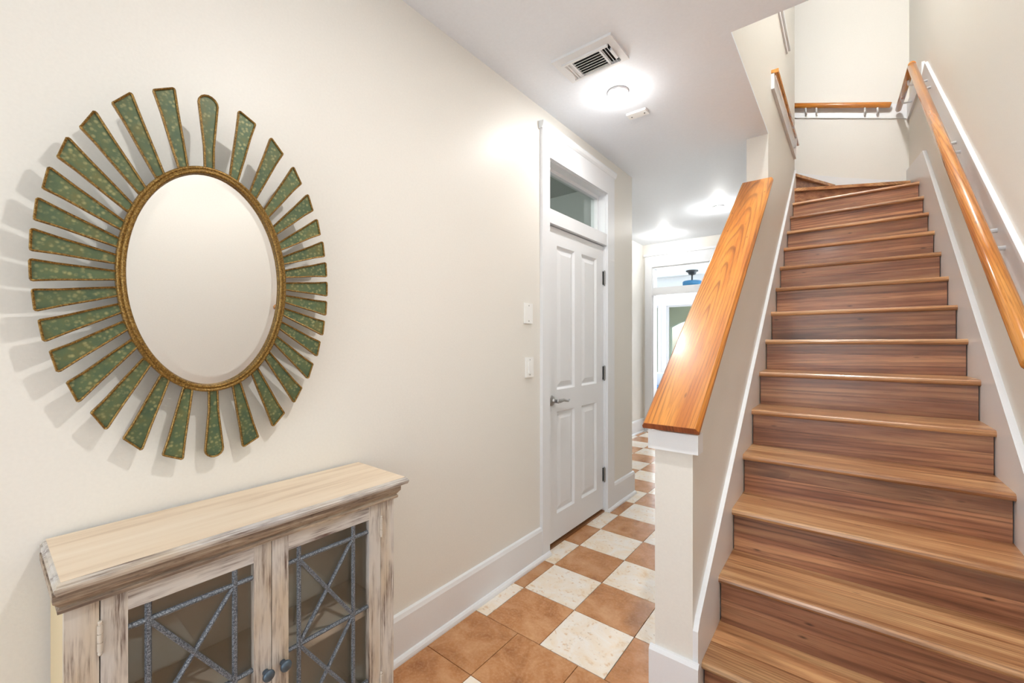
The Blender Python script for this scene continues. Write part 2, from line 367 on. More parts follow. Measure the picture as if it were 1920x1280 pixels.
# floor with its tiles
floor = struct(box('floor', (XL - .12, YF - .12, -.12), (XR + .12, YE + .14, -.006), 'grout'), 'checkered stone tile floor of the hall', 'floor')
tile_cache = {}
def tile(x0, x1, y0, y1, kind):
    g = 0.0016
    key = (round(x1 - x0, 3), round(y1 - y0, 3), kind)
    if key not in tile_cache:
        o = box('tile', (g, g, -.0065), (x1 - x0 - g, y1 - y0 - g, 0), 'tile_' + kind, floor, 0.0012, 1)
        o.location = (x0, y0, 0); tile_cache[key] = o
    else:
        shape('tile', tile_cache[key], floor, (x0, y0, 0))
xs = [-.88, -.795, -.495, -.195, .105, .405, .705, .893]
ys = [1.483 + .2945 * k for k in range(16)]; ys = [y for y in ys if y < 5.95] + [6.14]
for r in range(len(ys) - 1):
    for c in range(len(xs) - 1):
        x0, x1 = xs[c], xs[c + 1]
        if ys[r] < 3.44:
            if x1 <= 0: continue
            x0 = max(x0, -.02)
            if ys[r] > 2.0 and ys[r] < 2.8 and x0 < 0: x0 = -.012
        if ys[r] >= 5.8: x0, x1 = max(x0, -.88), x1
        tile(x0, x1, ys[r], ys[r + 1], 'white' if (c + r + 1) % 2 == 0 else 'brown')
fx = [0, .29, .592, .893, 1.193, 1.493, 1.793, 1.93]
for r in range(12):
    y1 = 1.483 - .301 * r; y0 = max(y1 - .301, YF)
    if y1 <= YF + .02: break
    for c in range(7):
        tile(fx[c], fx[c + 1], y0, y1, 'white' if (r % 2 == 1 and c % 3 == 1) else 'brown')
# baseboards
prof = [(0, 0), (.036, 0), (.036, .006), (.033, .015), (.026, .022), (.018, .024), (.018, .168), (.012, .184), (0, .188)]
def baseboard(name, y0, y1, x, sgn=1):
    return struct(prism(name, [(x + sgn * p[0], p[1]) for p in prof], 'y', y0, y1, 'trim'), None, None)
o = baseboard('baseboard_left', YF, 2.15, 0); o['label'] = 'tall white baseboard running from the cabinet to the door'; o['category'] = 'baseboard'
o = baseboard('baseboard_corner', 2.957, 3.48, 0); o['label'] = 'short white baseboard between the door and the hall corner'; o['category'] = 'baseboard'
o = baseboard('baseboard_recess', 3.463, YE, XL); o['label'] = 'white baseboard along the far recess wall'; o['category'] = 'baseboard'
o = baseboard('baseboard_right', YF, 1.45, XR, -1); o['label'] = 'white baseboard below the right-hand wall before the stairs'; o['category'] = 'baseboard'
o = baseboard('baseboard_stair', 1.49, YE, PX0, -1); o['label'] = 'white baseboard on the hall face of the stair wall'; o['category'] = 'baseboard'
# post foot of the low stair wall
foot = struct(empty('trim_1', (.96, 1.5, 0)), 'white plinth and collar dressing the end of the low stair wall', 'trim')
def sub(o, p):
    o.parent = p; o.matrix_parent_inverse = Matrix.Translation(-Vector(p.location)); return o
prism('plinth', [(1.484, 0), (1.503, 0), (1.503, .208), (1.494, .208), (1.484, .196)], 'x', PX0 - .016, 1.044, 'trim', None)
sub(bpy.data.objects['plinth'], foot)
sub(box('collar', (PX0 - .018, 1.484, .912), (PX1 + .022, 1.545, .978), 'trim', None, .003), foot)
# sloped trim under the cap
prism('apron', [(1.545, .912), (3.30, .912 + 1.755 * .768), (3.30, .978 + 1.755 * .768), (1.545, .978)], 'x', PX0 - .018, PX0, 'trim')
sub(bpy.data.objects['apron'], foot)

# oak cap board (built flat, then pitched)
cap_a, cap_b = Vector((.957, 1.470, .985)), Vector((.957, 3.30, 2.372))
L = (cap_b - cap_a).length
bm = bmesh.new(); hw = .095
sl = 1.387 / 1.83
bm_prism(bm, [(-hw, .0), (hw, .0), (hw, .012), (hw - .010, .026), (-hw + .010, .026), (-hw, .012)], 'y', 0, L)
for v in bm.verts:            # plumb-ish ends
    if v.co.y > L / 2: v.co.y += v.co.z * -.0
cap = finish('banister_cap', bm, 'oak', None, .0015, seg=1)
cap.location = cap_a; cap.rotation_euler = (math.atan2(cap_b.z - cap_a.z, cap_b.y - cap_a.y), 0, 0)
prism('end_grain', [(-hw + .0005, .0005), (hw - .0005, .0005), (hw - .0005, .012), (hw - .010, .0255), (-hw + .010, .0255), (-hw + .0005, .012)], 'y', -.0015, .0008, 'end_grain', cap)
tag(cap, 'wide glossy orange oak cap board sloping along the low stair wall', 'handrail')

# ------------------------------------------------------------------ staircase
stair = empty('staircase', (1.47, 1.545, 0))
tag(stair, 'brown oak staircase climbing to winders between white skirt boards', 'staircase')
SX0, SX1 = 1.039, 1.908
RISE, GO, Y0 = .1865, .249, 1.545
TH, NOSE = .028, .026
def nose_profile(y0, y1, z):
    """tread section with a rounded nosing at y0"""
    pts = [(y1, z - TH), (y1, z)]
    for k in range(0, 7):
        a = math.pi / 2 + math.pi * k / 6
        pts.append((y0 + TH / 2 + TH / 2 * math.cos(a), z - TH / 2 + TH / 2 * math.sin(a)))
    return pts
def recentre(o):
    c = sum((Vector(q) for q in o.bound_box), Vector()) / 8
    o.data.transform(Matrix.Translation(-c)); o.location = c; return o
def stair_part(o): return sub(recentre(o), stair)
def stair_board(o, t):
    recentre(o); o.parent = t; o.matrix_parent_inverse = Matrix.Translation(-Vector(t.location)); return o
for i in range(1, 15):
    y = Y0 + GO * (i - 1); z = RISE * i
    split = y + random.uniform(.12, .16)
    back = y + GO + NOSE + .02
    if i == 14: back = YB - .02
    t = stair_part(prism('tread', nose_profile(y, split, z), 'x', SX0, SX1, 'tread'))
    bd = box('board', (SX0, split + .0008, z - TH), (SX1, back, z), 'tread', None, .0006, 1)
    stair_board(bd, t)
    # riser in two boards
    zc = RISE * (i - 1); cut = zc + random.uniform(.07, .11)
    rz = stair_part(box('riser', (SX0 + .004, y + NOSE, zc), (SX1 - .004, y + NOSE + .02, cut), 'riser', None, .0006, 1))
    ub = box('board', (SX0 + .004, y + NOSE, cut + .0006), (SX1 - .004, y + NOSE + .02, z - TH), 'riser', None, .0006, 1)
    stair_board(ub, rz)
# winders
PIV = Vector((.955, 4.915))
boxpoly = [(SX0, 4.8), (SX1, 4.8), (SX1, YB - .02), (SX0, YB - .02)]
def clip(poly, p, nrm):
    out = []
    for k in range(len(poly)):
        a, b = Vector(poly[k]), Vector(poly[(k + 1) % len(poly)])
        da, db = (a - p).dot(nrm), (b - p).dot(nrm)
        if da >= 0: out.append(tuple(a))
        if da * db < 0: out.append(tuple(a + (b - a) * (da / (da - db))))
    return out
def winder(i, ang, poly):
    z = RISE * i; d = Vector((math.cos(R(ang)), math.sin(R(ang)))); nr = Vector((-d.y, d.x))
    p = clip(poly, PIV, nr)
    stair_part(prism('tread', p, 'z', z - TH, z, 'tread', None, .008, 2))
    q = clip(clip(poly, PIV + nr * NOSE, nr), PIV + nr * (NOSE + .02), -nr)
    stair_part(prism('riser', q, 'z', z - RISE, z - TH, 'riser'))
winder(15, 26.5, boxpoly)
winder(16, 64, [(PX0 + .03, 5.205), (SX0, 5.205), (SX0, 4.8), (SX1, 4.8), (SX1, YB - .02), (PX0 + .03, YB - .02)])
struct(box('floor_upper', (-1.0, 5.2, 2.99), (PX0 + .04, YB, RISE * 17), 'tread'), 'oak landing where the winder steps turn off', 'floor')
# skirt boards
stair_part(prism('skirt_board', [(1.5035, 0), (1.56, 0), (5.19, 2.60), (5.19, 3.06), (4.95, 2.87), (1.53, .345), (1.5035, .31)], 'x', PX1, SX0, 'trim', None, .002, 1))
stair_part(prism('skirt_board', [(1.40, 0), (1.60, 0), (4.8, 2.4), (YB, 2.55), (YB, 3.0), (4.62, 2.80), (4.46, 2.675), (2.22, .84), (1.40, .20)], 'x', SX1, XR, 'trim', None, .002, 1))
stair_part(prism('skirt_board', [(PX1, 2.4), (1.908, 2.4), (1.908, 2.89), (1.378, 3.055), (1.02, 3.19)], 'y', YB - .02, YB, 'trim', None, .002, 1))
# carriage that closes the steps underneath
stair_part(prism('carriage', [(Y0 + .30, 0), (4.9, 0), (4.9, 2.25), (Y0 + .30, .10)], 'x', SX0 + .02, SX1 - .02, 'trim'))

# ------------------------------------------------------------------ handrails
def bracket(parent, a, b):
    """white angled post from board a to the underside of the rail b"""
    a, b = Vector(a), Vector(b)
    bm = bmesh.new()
    kn = Vector((b.x, b.y, a.z)) if abs(b.z - a.z) > .01 else (a + b) / 2
    bm_tube(bm, [a, a + (kn - a) * .75, a + (kn - a) * .95 + Vector((0, 0, (b.z - a.z) * .15)), b], [.009, .008, .008, .009], 8)
    o = finish('bracket', bm, 'trim', None, smooth=True); return sub(o, parent)
def rail_mesh(name, a, b, r=.026, parent=None):
    a, b = Vector(a), Vector(b); Ln = (b - a).length
    bm = bmesh.new(); bm_tube(bm, [(0, 0, 0), (0, .004, 0), (0, Ln - .004, 0), (0, Ln, 0)], [r * .85, r, r, r * .85], 20, True, 1.12)
    o = finish(name, bm, 'rail_oak', None, smooth=True)
    o.rotation_euler = (b - a).to_track_quat('Y', 'Z').to_euler(); o.location = a
    if parent:
        o.location = a - Vector(parent.location); o.parent = parent
    return o
hr = empty('handrail', (XR, 3.0, 1.3))
tag(hr, 'long round oak handrail on a white board along the right wall of the stairs', 'handrail')
rx = 1.845
ra, rk, rb = (rx, 1.84, 3.485 - 2.76 * .8176), (rx, 4.60, 3.485), (rx, 5.66, 3.60)
rail_mesh('rail', ra, rk, .026, hr)
rail_mesh('rail', (rx, 4.58, 3.488), rb, .024, hr)
sub(prism('backer_board', [(1.94, 1.18), (1.94, 1.32), (4.54, 3.455), (4.70, 3.43)  , (4.70, 3.31), (4.54, 3.30)], 'x', 1.912, XR, 'trim', None, .002, 1), hr)
sub(prism('backer_board', [(4.705, 3.40), (4.705, 3.545), (YB, 3.66), (YB, 3.50)], 'x', 1.912, XR, 'trim', None, .002, 1), hr)
def rz_at(y): return 3.485 + (y - 4.60) * (3.485 - .885) / (4.60 - 1.42)
for y in (2.45, 2.56, 3.25, 3.36, 4.25, 4.40):
    z = rz_at(y); bracket(hr, (1.912, y, z - .075), (rx, y, z - .02))
for y in (4.85, 5.30):
    z = 3.488 + (y - 4.6) * .11; bracket(hr, (1.912, y, z - .07), (rx, y, z - .02))
hb = empty('handrail', (1.4, YB, 3.6))
tag(hb, 'short oak handrail rising across the back wall above the winder steps', 'handrail')
rail_mesh('rail', (1.79, 5.665, 3.665), (.90, 5.665, 3.965), .024, hb)
sub(prism('backer_board', [(.80, 3.885), (1.912, 3.515), (1.912, 3.66), (.80, 4.03)], 'y', YB - .018, YB, 'trim', None, .002, 1), hb)
for x in (1.09, 1.185, 1.59, 1.69):
    z = 3.665 + (1.79 - x) * .3 / .89; bracket(hb, (x, YB - .018, z - .075), (x, 5.665, z - .018))
hl = empty('handrail', (PX1, 4.3, 3.1))
tag(hl, 'oak handrail on a white board high on the stairwell wall over the cap board', 'handrail')
rail_mesh('rail', (1.056, 3.45, 3.178), (1.056, 5.14, 3.285), .012, hl)
sub(prism('backer_board', [(3.44, 3.06), (5.12, 3.14), (5.12, 3.25), (3.44, 3.17)], 'x', PX1, PX1 + .02, 'trim', None, .002, 1), hl)
sub(prism('return_end', [(3.44, 3.166), (3.475, 3.166), (3.475, 3.192), (3.44, 3.192)], 'x', PX1, 1.067, 'rail_oak', None, .003, 1), hl)
for y in (4.9,): bracket(hl, (PX1 + .02, y, 3.10 + (y - 3.44) * .05), (1.056, y, 3.172 + (y - 3.44) * .062))
tr = struct(empty('trim_2', (PX1, 4.2, 3.85)), 'white ledge trim high on the stairwell wall', 'trim')
sub(box('ledge', (PX1, 3.5, 3.83), (PX1 + .012, 4.42, 3.865), 'trim', None, .003), tr)
sub(box('ledge', (PX1, 3.5, 3.95), (PX1 + .016, 4.60, 3.985), 'trim', None, .003), tr)

# ------------------------------------------------------------------ door, casing and transom in the left wall
ZT = 2.413
case = struct(empty('trim_3', (0, 2.55, 0)), 'white door casing with head board and cornice', 'trim')
sub(box('casing', (0, 2.076, 0), (.02, OD0, 2.56), 'trim', None, .0015, 1), case)
sub(box('casing', (0, OD1, 0), (.02, 3.07, 2.56), 'trim', None, .0015, 1), case)
sub(box('head_board', (0, OD0, ZT), (.02, OD1, 2.56), 'trim', None), case)
sub(prism('cornice', [(0, 2.56), (.022, 2.56), (.032, 2.575), (.036, 2.592), (.036, 2.60), (0, 2.605)], 'y', 2.062, 3.084, 'trim', None), case)
sub(box('transom_bar', (-.11, OD0, 2.022), (.012, OD1, 2.108), 'trim', None, .001, 1), case)
for nm, a, b in (('jamb', (-.12, OD0 - .001, 0), (.0, OD0 + .006, ZT)), ('jamb', (-.12, OD1 - .006, 0), (.0, OD1 + .001, ZT)), ('jamb', (-.12, OD0, ZT - .006), (0, OD1, ZT + .001))):
    sub(box(nm, a, b, 'trim', None), case)
door = struct(empty('door_1', (-.02, 2.55, 0)), 'white four-panel door with lever handle and three hinges', 'door')
DX = -.016
dy0, dy1, dz0, dz1 = OD0 + .009, OD1 - .009, .028, 2.016
panels = [(2.290, 2.516, .985, 1.905), (2.612, 2.838, .985, 1.905), (2.290, 2.516, .195, .845), (2.612, 2.838, .195, .845)]
bx = lambda y0, y1, z0, z1: ((DX - .035, y0, z0), (DX, y1, z1))
leaf = boxes('door_leaf', [bx(dy0, 2.290, dz0, dz1), bx(2.838, dy1, dz0, dz1), bx(2.516, 2.612, dz0, dz1),
    bx(2.290, 2.516, dz0, .195), bx(2.612, 2.838, dz0, .195), bx(2.290, 2.516, .845, .985), bx(2.612, 2.838, .845, .985),
    bx(2.290, 2.516, 1.905, dz1), bx(2.612, 2.838, 1.905, dz1)], 'trim')
sub(leaf, door)
for (y0, y1, z0, z1) in panels:
    bm = bmesh.new()
    d0, s = DX - .014, .03
    rings = [[(DX, y0, z0), (DX, y1, z0), (DX, y1, z1), (DX, y0, z1)],
             [(d0, y0 + .012, z0 + .012), (d0, y1 - .012, z0 + .012), (d0, y1 - .012, z1 - .012), (d0, y0 + .012, z1 - .012)],
             [(d0, y0 + .02, z0 + .02), (d0, y1 - .02, z0 + .02), (d0, y1 - .02, z1 - .02), (d0, y0 + .02, z1 - .02)],
             [(DX - .004, y0 + s + .02, z0 + s + .02), (DX - .004, y1 - s - .02, z0 + s + .02), (DX - .004, y1 - s - .02, z1 - s - .02), (DX - .004, y0 + s + .02, z1 - s - .02)]]
    vv = [[bm.verts.new(p) for p in r] for r in rings]
    for a, b in zip(vv, vv[1:]):
        for k in range(4): bm.faces.new((a[k], a[(k + 1) % 4], b[(k + 1) % 4], b[k]))
    bm.faces.new(vv[-1])
    sub(finish('panel', bm, 'trim'), door)
# lever
lv = sub(lathe('lever_handle', [(.033, 0), (.033, .004), (.029, .009), (.018, .014), (.012, .016), (.012, .045), (.013, .052), (.010, .058)], (DX, 2.226, .922), 'nickel', None, 'x'), door)
lv['label'] = 'curved nickel lever handle'
lvb = tube('lever_arm', [(DX + .048, 2.222, .922), (DX + .05, 2.25, .922), (DX + .052, 2.285, .925), (DX + .052, 2.315, .918), (DX + .05, 2.345, .912), (DX + .046, 2.37, .918)], [.011, .012, .010, .008, .007, .005], 'nickel', None, 10)
lvb.parent = lv
lvb.matrix_parent_inverse = lv.matrix_basis.inverted() if False else Matrix.Identity(4)
for z in (1.775, 1.055, .285):
    bm = bmesh.new()
    for k in range(5): bm_lathe(bm, [(.0075, -.05 + k * .02 + .0008), (.0075, -.05 + (k + 1) * .02 - .0008)], (DX + .012, OD1 - .010, z), 'z', 10)
    bm_lathe(bm, [(.004, -.058), (.006, -.052), (.006, .052), (.004, .058)], (DX + .012, OD1 - .010, z), 'z', 10)
    bm_box(bm, (DX, OD1 - .022, z - .05), (DX + .003, OD1 - .002, z + .05))
    sub(finish('hinge', bm, 'nickel'), door)
sub(box('threshold', (-.115, OD0 + .006, -.005), (-.006, OD1 - .006, .012), 'threshold', None, .003), door)
win = struct(empty('window_1', (-.09, 2.55, 2.26)), 'clear glass transom window above the white door', 'window')
sub(box('pane', (-.085, OD0 + .02, 2.115), (-.080, OD1 - .02, ZT - .02), 'transom_glass', None), win)
for a, b in (((-.10, OD0 + .006, 2.108), (-.055, OD0 + .026, ZT - .006)), ((-.10, OD1 - .026, 2.108), (-.055, OD1 - .006, ZT - .006)),
             ((-.10, OD0 + .026, ZT - .03), (-.055, OD1 - .026, ZT - .006)), ((-.10, OD0 + .026, 2.108), (-.055, OD1 - .026, 2.122))):
    sub(box('sash', a, b, 'trim', None, .003, 1), win)
# closet behind the door
struct(boxes('wall_closet', [((-1.55, 1.5, 0), (-1.45, 3.343, 2.6)), ((-1.45, 1.5, 0), (-.12, 1.6, 2.6)), ((-1.45, 3.24, 0), (-.12, 3.343, 2.6)), ((-1.55, 1.5, 2.6), (-.12, 3.343, 2.68)), ((-1.55, 1.5, -.1), (-.12, 3.343, 0))], 'closet'),
       'grey walls of the small room seen through the transom', 'wall')

# ------------------------------------------------------------------ cased opening in the end wall and the room beyond
oc = struct(empty('trim_4', (-.3, YE, 0)), 'white casing with transom around the opening at the hall end', 'trim')
for nm, a, b in (('casing', (OX0 - .10, YE - .02, 0), (OX0, YE, 2.52)), ('casing', (OX1, YE - .02, 0), (OX1 + .10, YE, 2.52)), ('head_board', (OX0, YE - .02, 2.36), (OX1, YE, 2.52)),
                 ('cornice', (OX0 - .115, YE - .034, 2.52), (OX1 + .115, YE, 2.55)), ('transom_bar', (OX0, YE - .012, 1.955), (OX1, YE + .13, 2.065)),
                 ('jamb', (OX0 - .001, YE, 0), (OX0 + .02, YE + .14, 2.36)), ('jamb', (OX1 - .02, YE, 0), (OX1 + .001, YE + .14, 2.36)), ('jamb', (OX0 + .02, YE, 2.34), (OX1 - .02, YE + .14, 2.361))):
    sub(box(nm, a, b, 'trim', None, .002, 1), oc)
w2 = struct(empty('window_2', (-.3, YE + .1, 2.2)), 'clear glass transom pane above the opening at the hall end', 'window')
sub(box('pane', (OX0 + .03, YE + .09, 2.065), (OX1 - .03, YE + .095, 2.34), 'glass', None), w2)
RX0, RX1, RY1 = -3.4, 1.3, 9.3
struct(box('floor_far_room', (RX0, YE + .14, -.1), (RX1, RY1, 0), 'wood_floor'), 'pale floor of the sunlit far room', 'floor')
struct(box('ceiling_far_room', (RX0, YE + .14, HC), (RX1, RY1 + .12, HC + .1), 'ceiling'), 'white ceiling of the far room', 'ceiling')
wx = [(-2.15, -1.80), (-1.62, -.50), (-.30, .80)]
segs = [((RX0, RY1, 0), (RX1, RY1 + .12, .22)), ((RX0, RY1, 2.08), (RX1, RY1 + .12, HC)), ((RX0, RY1, .22), (-2.15, RY1 + .12, 2.08)),
        ((-1.80, RY1, .22), (-1.62, RY1 + .12, 2.08)), ((-.50, RY1, .22), (-.30, RY1 + .12, 2.08)), ((.80, RY1, .22), (RX1, RY1 + .12, 2.08))]
struct(boxes('wall_far_room', segs + [((RX0 - .1, YE + .14, 0), (RX0, RY1 + .12, HC)), ((RX1, YE + .14, 0), (RX1 + .1, RY1 + .12, HC)),
       ((RX0, YE + .14, 0), (XL - .12, YE + .2, HC)), ((1.03, YE + .14, 0), (RX1, YE + .2, HC))], 'trim'), 'white walls of the far room around its tall windows', 'wall')
for k, (a, b) in enumerate(wx):
    w = struct(empty('window_%d' % (k + 3), ((a + b) / 2, RY1, 1.1)), ['narrow', 'wide middle', 'wide end'][k] + ' white framed window of the far room onto the porch', 'window')
    sub(box('pane', (a + .03, RY1 + .06, .25), (b - .03, RY1 + .065, 2.05), 'glass', None), w)
    for p, q in (((a - .06, RY1 - .02, .14), (a, RY1, 2.16)), ((b, RY1 - .02, .14), (b + .06, RY1, 2.16)), ((a, RY1 - .02, 2.08), (b, RY1, 2.16)), ((a, RY1 - .02, .14), (b, RY1, .22)),
                 ((a, RY1 + .04, .22), (a + .03, RY1 + .09, 2.08)), ((b - .03, RY1 + .04, .22), (b, RY1 + .09, 2.08)), ((a + .03, RY1 + .04, 2.05), (b - .03, RY1 + .09, 2.08))):
        sub(box('window_frame', p, q, 'trim', None), w)
# porch outside
pc = struct(empty('porch', (-1, 10.5, 0)), 'olive green porch with an arched beam outside the far windows', 'porch')
sub(box('porch_ceiling', (-4, RY1 + .13, 2.5), (2, 10.95, 2.56), 'olive', None), pc)
arch = []
for k in range(13):
    t = k / 12; arch.append((-2.02 + 2.4 * t, 1.66 + .30 * math.sin(math.pi * t) ** .8))
sub(prism('arched_beam', [(-3.2, 2.5), (-3.2, 0), (-2.02, 0)] + arch + [(.38, 0), (2, 0), (2, 2.5)], 'y', 10.8, 10.95, 'olive'), pc)
sub(box('porch_floor', (-4, RY1 + .13, -.2), (2, 10.95, -.05), 'wood_floor', None), pc)
struct(box('ground', (-60, 10.96, -3.3), (60, 140, -3.2), plain('sea_blue', srgb(150, 180, 205), 0.35)), 'pale blue water far beyond the porch', 'water')
# blue ceiling fixture
fan = empty('ceiling_fixture', (-.93, 8.70, HC)); tag(fan, 'blue drum ceiling fixture hanging from a dark grey mount', 'ceiling light')
lathe('mount', [(.115, 0), (.115, -.02), (.08, -.035), (.065, -.075), (.02, -.09)], (0, 0, 0), 'dark_metal', fan, 'z', 20)
tube('rod', [(0, 0, -.08), (.0, 0, -.23)], .016, 'dark_metal', fan, 8)
lathe('drum', [(.03, -.195), (.16, -.205), (.175, -.22), (.175, -.30), (.165, -.305)], (0, 0, 0), 'blue', fan, 'z', 28)
# white chair with blue cushion in the far room
ch = empty('armchair', (-1.26, 7.55, 0)); tag(ch, 'white armchair with a blue cushion in the far room', 'chair')
box('seat', (-.26, -.25, .28), (.30, .28, .40), 'trim', ch, .02)
box('backrest', (-.28, .20, .40), (.32, .30, .72), 'trim', ch, .03)
for sx in (-.30, .26): box('armrest', (sx, -.25, .40), (sx + .06, .24, .60), 'trim', ch, .02)
for sx in (-.24, .22):
    for sy in (-.22, .22): box('leg', (sx, sy, 0), (sx + .05, sy + .05, .28), 'trim', ch, .004, 1)
cu = box('cushion', (-.24, -.22, .402), (.24, .20, .50), 'blue_cloth', None, .03); cu.location = (-1.26, 7.55, 0)
tag(cu, 'blue seat cushion lying on the white armchair', 'cushion')

# ------------------------------------------------------------------ wall plates
def plate(label, y0, z0, y1, z1, rocker):
    p = empty('light_switch' if rocker else 'blank_plate', (0, (y0 + y1) / 2, z0))
    tag(p, label, 'light switch' if rocker else 'wall plate')
    hy, hz = (y1 - y0) / 2, z1 - z0
    box('plate', (0.0005, -hy, 0), (.009, hy, hz), 'plastic', p, .003, 2)
    for z in (.014, hz - .014): lathe('screw', [(.0035, .008), (.0035, .0096), (.002, .0100)], (0, 0, z), 'nickel', p, 'x', 8)
    if rocker:
        prism('rocker', [(.008, hz / 2 - .034), (.016, hz / 2 - .034), (.0115, hz / 2 + .034), (.008, hz / 2 + .034)], 'y', -.0165, .0165, 'plastic', p, .001, 1)
        box('rocker_frame', (.008, -.019, hz / 2 - .037), (.0102, .019, hz / 2 + .037), 'plastic', p, .0008, 1)
plate('blank white wall plate above the light switch beside the door', 1.915, 1.396, 1.990, 1.512, False)
plate('white rocker light switch on the wall beside the door', 1.925, 1.088, 1.999, 1.202, True)

# ------------------------------------------------------------------ ceiling fittings
v0 = empty('air_vent', (.435, 1.88, HC)); tag(v0, 'white ceiling air vent with dark louvre slots', 'air vent')
bm = bmesh.new()
for a, b in (((-.16, -.105, -.012), (-.125, .105, 0)), ((.125, -.105, -.012), (.16, .105, 0)), ((-.125, -.105, -.012), (.125, -.06, 0)), ((-.125, .088, -.012), (.125, .105, 0))): bm_box(bm, a, b)
finish('frame', bm, 'trim', v0, .001, seg=1)
box('duct_shade', (-.125, -.06, -.003), (.125, .088, -.001), 'vent_dark', v0)  # dark sheet, the shade inside the vent put into its colour
boxes('rim', [((-.128, -.062, -.02), (.12, -.05, -.004)), ((-.128, .08, -.02), (.12, .09, -.004)), ((-.085, -.05, -.018), (-.075, .08, -.006)), ((.070, -.05, -.018), (.080, .08, -.006))], 'trim', v0)
for k in range(7):
    y = -.047 + k * .0185
    bm = bmesh.new(); bm_prism(bm, [(y, -.0165), (y + .0035, -.0165), (y + .0155, -.0045), (y + .0120, -.0045)], 'x', -.075, .070); finish('slat', bm, 'trim', v0)
for x in (-.122, -.106, -.092):
    bm = bmesh.new(); bm_prism(bm, [(x, -.017), (x + .003, -.0175), (x + .013, -.006), (x + .010, -.005)], 'y', -.05, .08); finish('slat', bm, 'trim', v0)
for x in (.084, .098, .112):
    bm = bmesh.new(); bm_prism(bm, [(x, -.017), (x + .003, -.0175), (x - .005, -.006), (x - .008, -.005)], 'y', -.05, .08); finish('slat', bm, 'trim', v0)
box('damper_lever', (.116, -.02, -.022), (.128, .05, -.006), 'trim', v0, .003, 1)

def lamp(label, x, y, watts, zc=HC, r=.058, col=WARM, drop=.03, prad=.03, down=0.0):
    e = empty('ceiling_light', (x, y, zc)); tag(e, label, 'ceiling light', 'small round ceiling lights')
    lathe('ring', [(r * .9, 0), (r, 0), (r, -.008), (r * .82, -.014), (r * .78, -.010), (r * .78, 0)], (0, 0, 0), 'trim', e, 'z', 28)
    lathe('lens', [(r * .78, -.008), (r * .70, -.017), (r * .45, -.024), (r * .12, -.026)], (0, 0, 0), 'lamp', e, 'z', 28)
    ld = bpy.data.lights.new('bulb', 'POINT'); ld.energy = watts; ld.color = col; ld.shadow_soft_size = prad
    lo = bpy.data.objects.new('bulb', ld); C.objects.link(lo); lo.parent = e; lo.location = (0, 0, -.026 - drop)
    if down:                       # the recessed reflector throws most of the light straight down
        ad = bpy.data.lights.new('reflector', 'AREA'); ad.shape = 'DISK'; ad.size = r * 1.1; ad.energy = down; ad.color = col
        ao = bpy.data.objects.new('reflector', ad); C.objects.link(ao); ao.parent = e; ao.location = (0, 0, -.030)
    return e
lamp('bright round ceiling light beside the air vent', .427, 2.224, HALL_W, down=4.5)
lamp('round ceiling light at the end of the hall near the cased opening', -.43, 5.55, FAR_W)
lamp('round ceiling light halfway down the hall behind the cap board', .40, 4.75, FAR_W)
lamp('round ceiling light over the entry behind the viewer', 1.25, .85, 1.5, col=WARM, down=FOYER_W)
lamp('unseen round fill light added near the glazed front door', .95, -1.0, 1.5, down=ENTRY_FILL_W)  # added fill lamp behind the viewer, evens out the foyer light
lamp('round ceiling light high over the stairwell', 1.38, 2.6, UP_W, UC, .09, NEUTRAL, .1, .1)
lamp('unseen round fill light added inside the small room behind the door', -.8, 1.9, 12.0, 2.6)  # added lamp out of view, brightens what shows through the transom
lamp('round ceiling light in the far room', .3, 7.4, 20, HC)
sn = empty('sensor_plate', (.43, 2.50, HC)); tag(sn, 'small white rectangular sensor plate on the ceiling past the lamp', 'sensor')
box('plate', (-.06, -.027, -.012), (.06, .037, 0), 'plastic', sn, .003, 2)
for x in (-.038, .042): lathe('screw', [(.004, -.013), (.004, -.011)], (x, .01, 0), 'black', sn, 'z', 8)

# ------------------------------------------------------------------ sunburst mirror
mr = empty('sunburst_mirror', (.030, .412, .970))
tag(mr, 'oval sunburst mirror with green petals hanging above the cabinet', 'mirror')
mr.rotation_euler = (R(2.0), math.atan(.07), 0)
CZ = .487
def ell(a, b, th): return a * b / math.hypot(b * math.sin(th), a * math.cos(th))
def ring_sweep(bm, a, b, prof, cz=CZ, seg=96):
    """prof: (outward offset, height off the wall)"""
    rings = []
    for k in range(seg):
        t = 2 * math.pi * k / seg
        nx, nz = math.cos(t) / a, math.sin(t) / b; q = math.hypot(nx, nz); nx /= q; nz /= q
        rings.append([bm.verts.new((h, a * math.cos(t) + nx * o, cz + b * math.sin(t) + nz * o)) for o, h in prof])
    for k in range(seg):
        A, B = rings[k], rings[(k + 1) % seg]
        for j in range(len(prof)): bm.faces.new((A[j], A[(j + 1) % len(prof)], B[(j + 1) % len(prof)], B[j]))
bm = bmesh.new()
ring_sweep(bm, .1855, .2945, [(-.0105, -.004), (-.0105, .008), (-.0085, .013), (-.005, .015), (-.002, .012), (0, .0095), (.0015, .012), (.005, .013), (.008, .010), (.009, .004), (.009, -.004)])
fr = finish('frame', bm, 'bronze', mr, smooth=True)
bm = bmesh.new(); seg = 96
r0 = [bm.verts.new((.0015, .1765 * math.cos(2 * math.pi * k / seg), CZ + .2855 * math.sin(2 * math.pi * k / seg))) for k in range(seg)]
r1 = [bm.verts.new((.0042, .153 * math.cos(2 * math.pi * k / seg), CZ + .262 * math.sin(2 * math.pi * k / seg))) for k in range(seg)]
for k in range(seg): bm.faces.new((r0[k], r0[(k + 1) % seg], r1[(k + 1) % seg], r1[k]))
bm.faces.new(r1)
bmesh.ops.recalc_face_normals(bm, faces=bm.faces[:])
finish('glass', bm, 'mirror', mr)
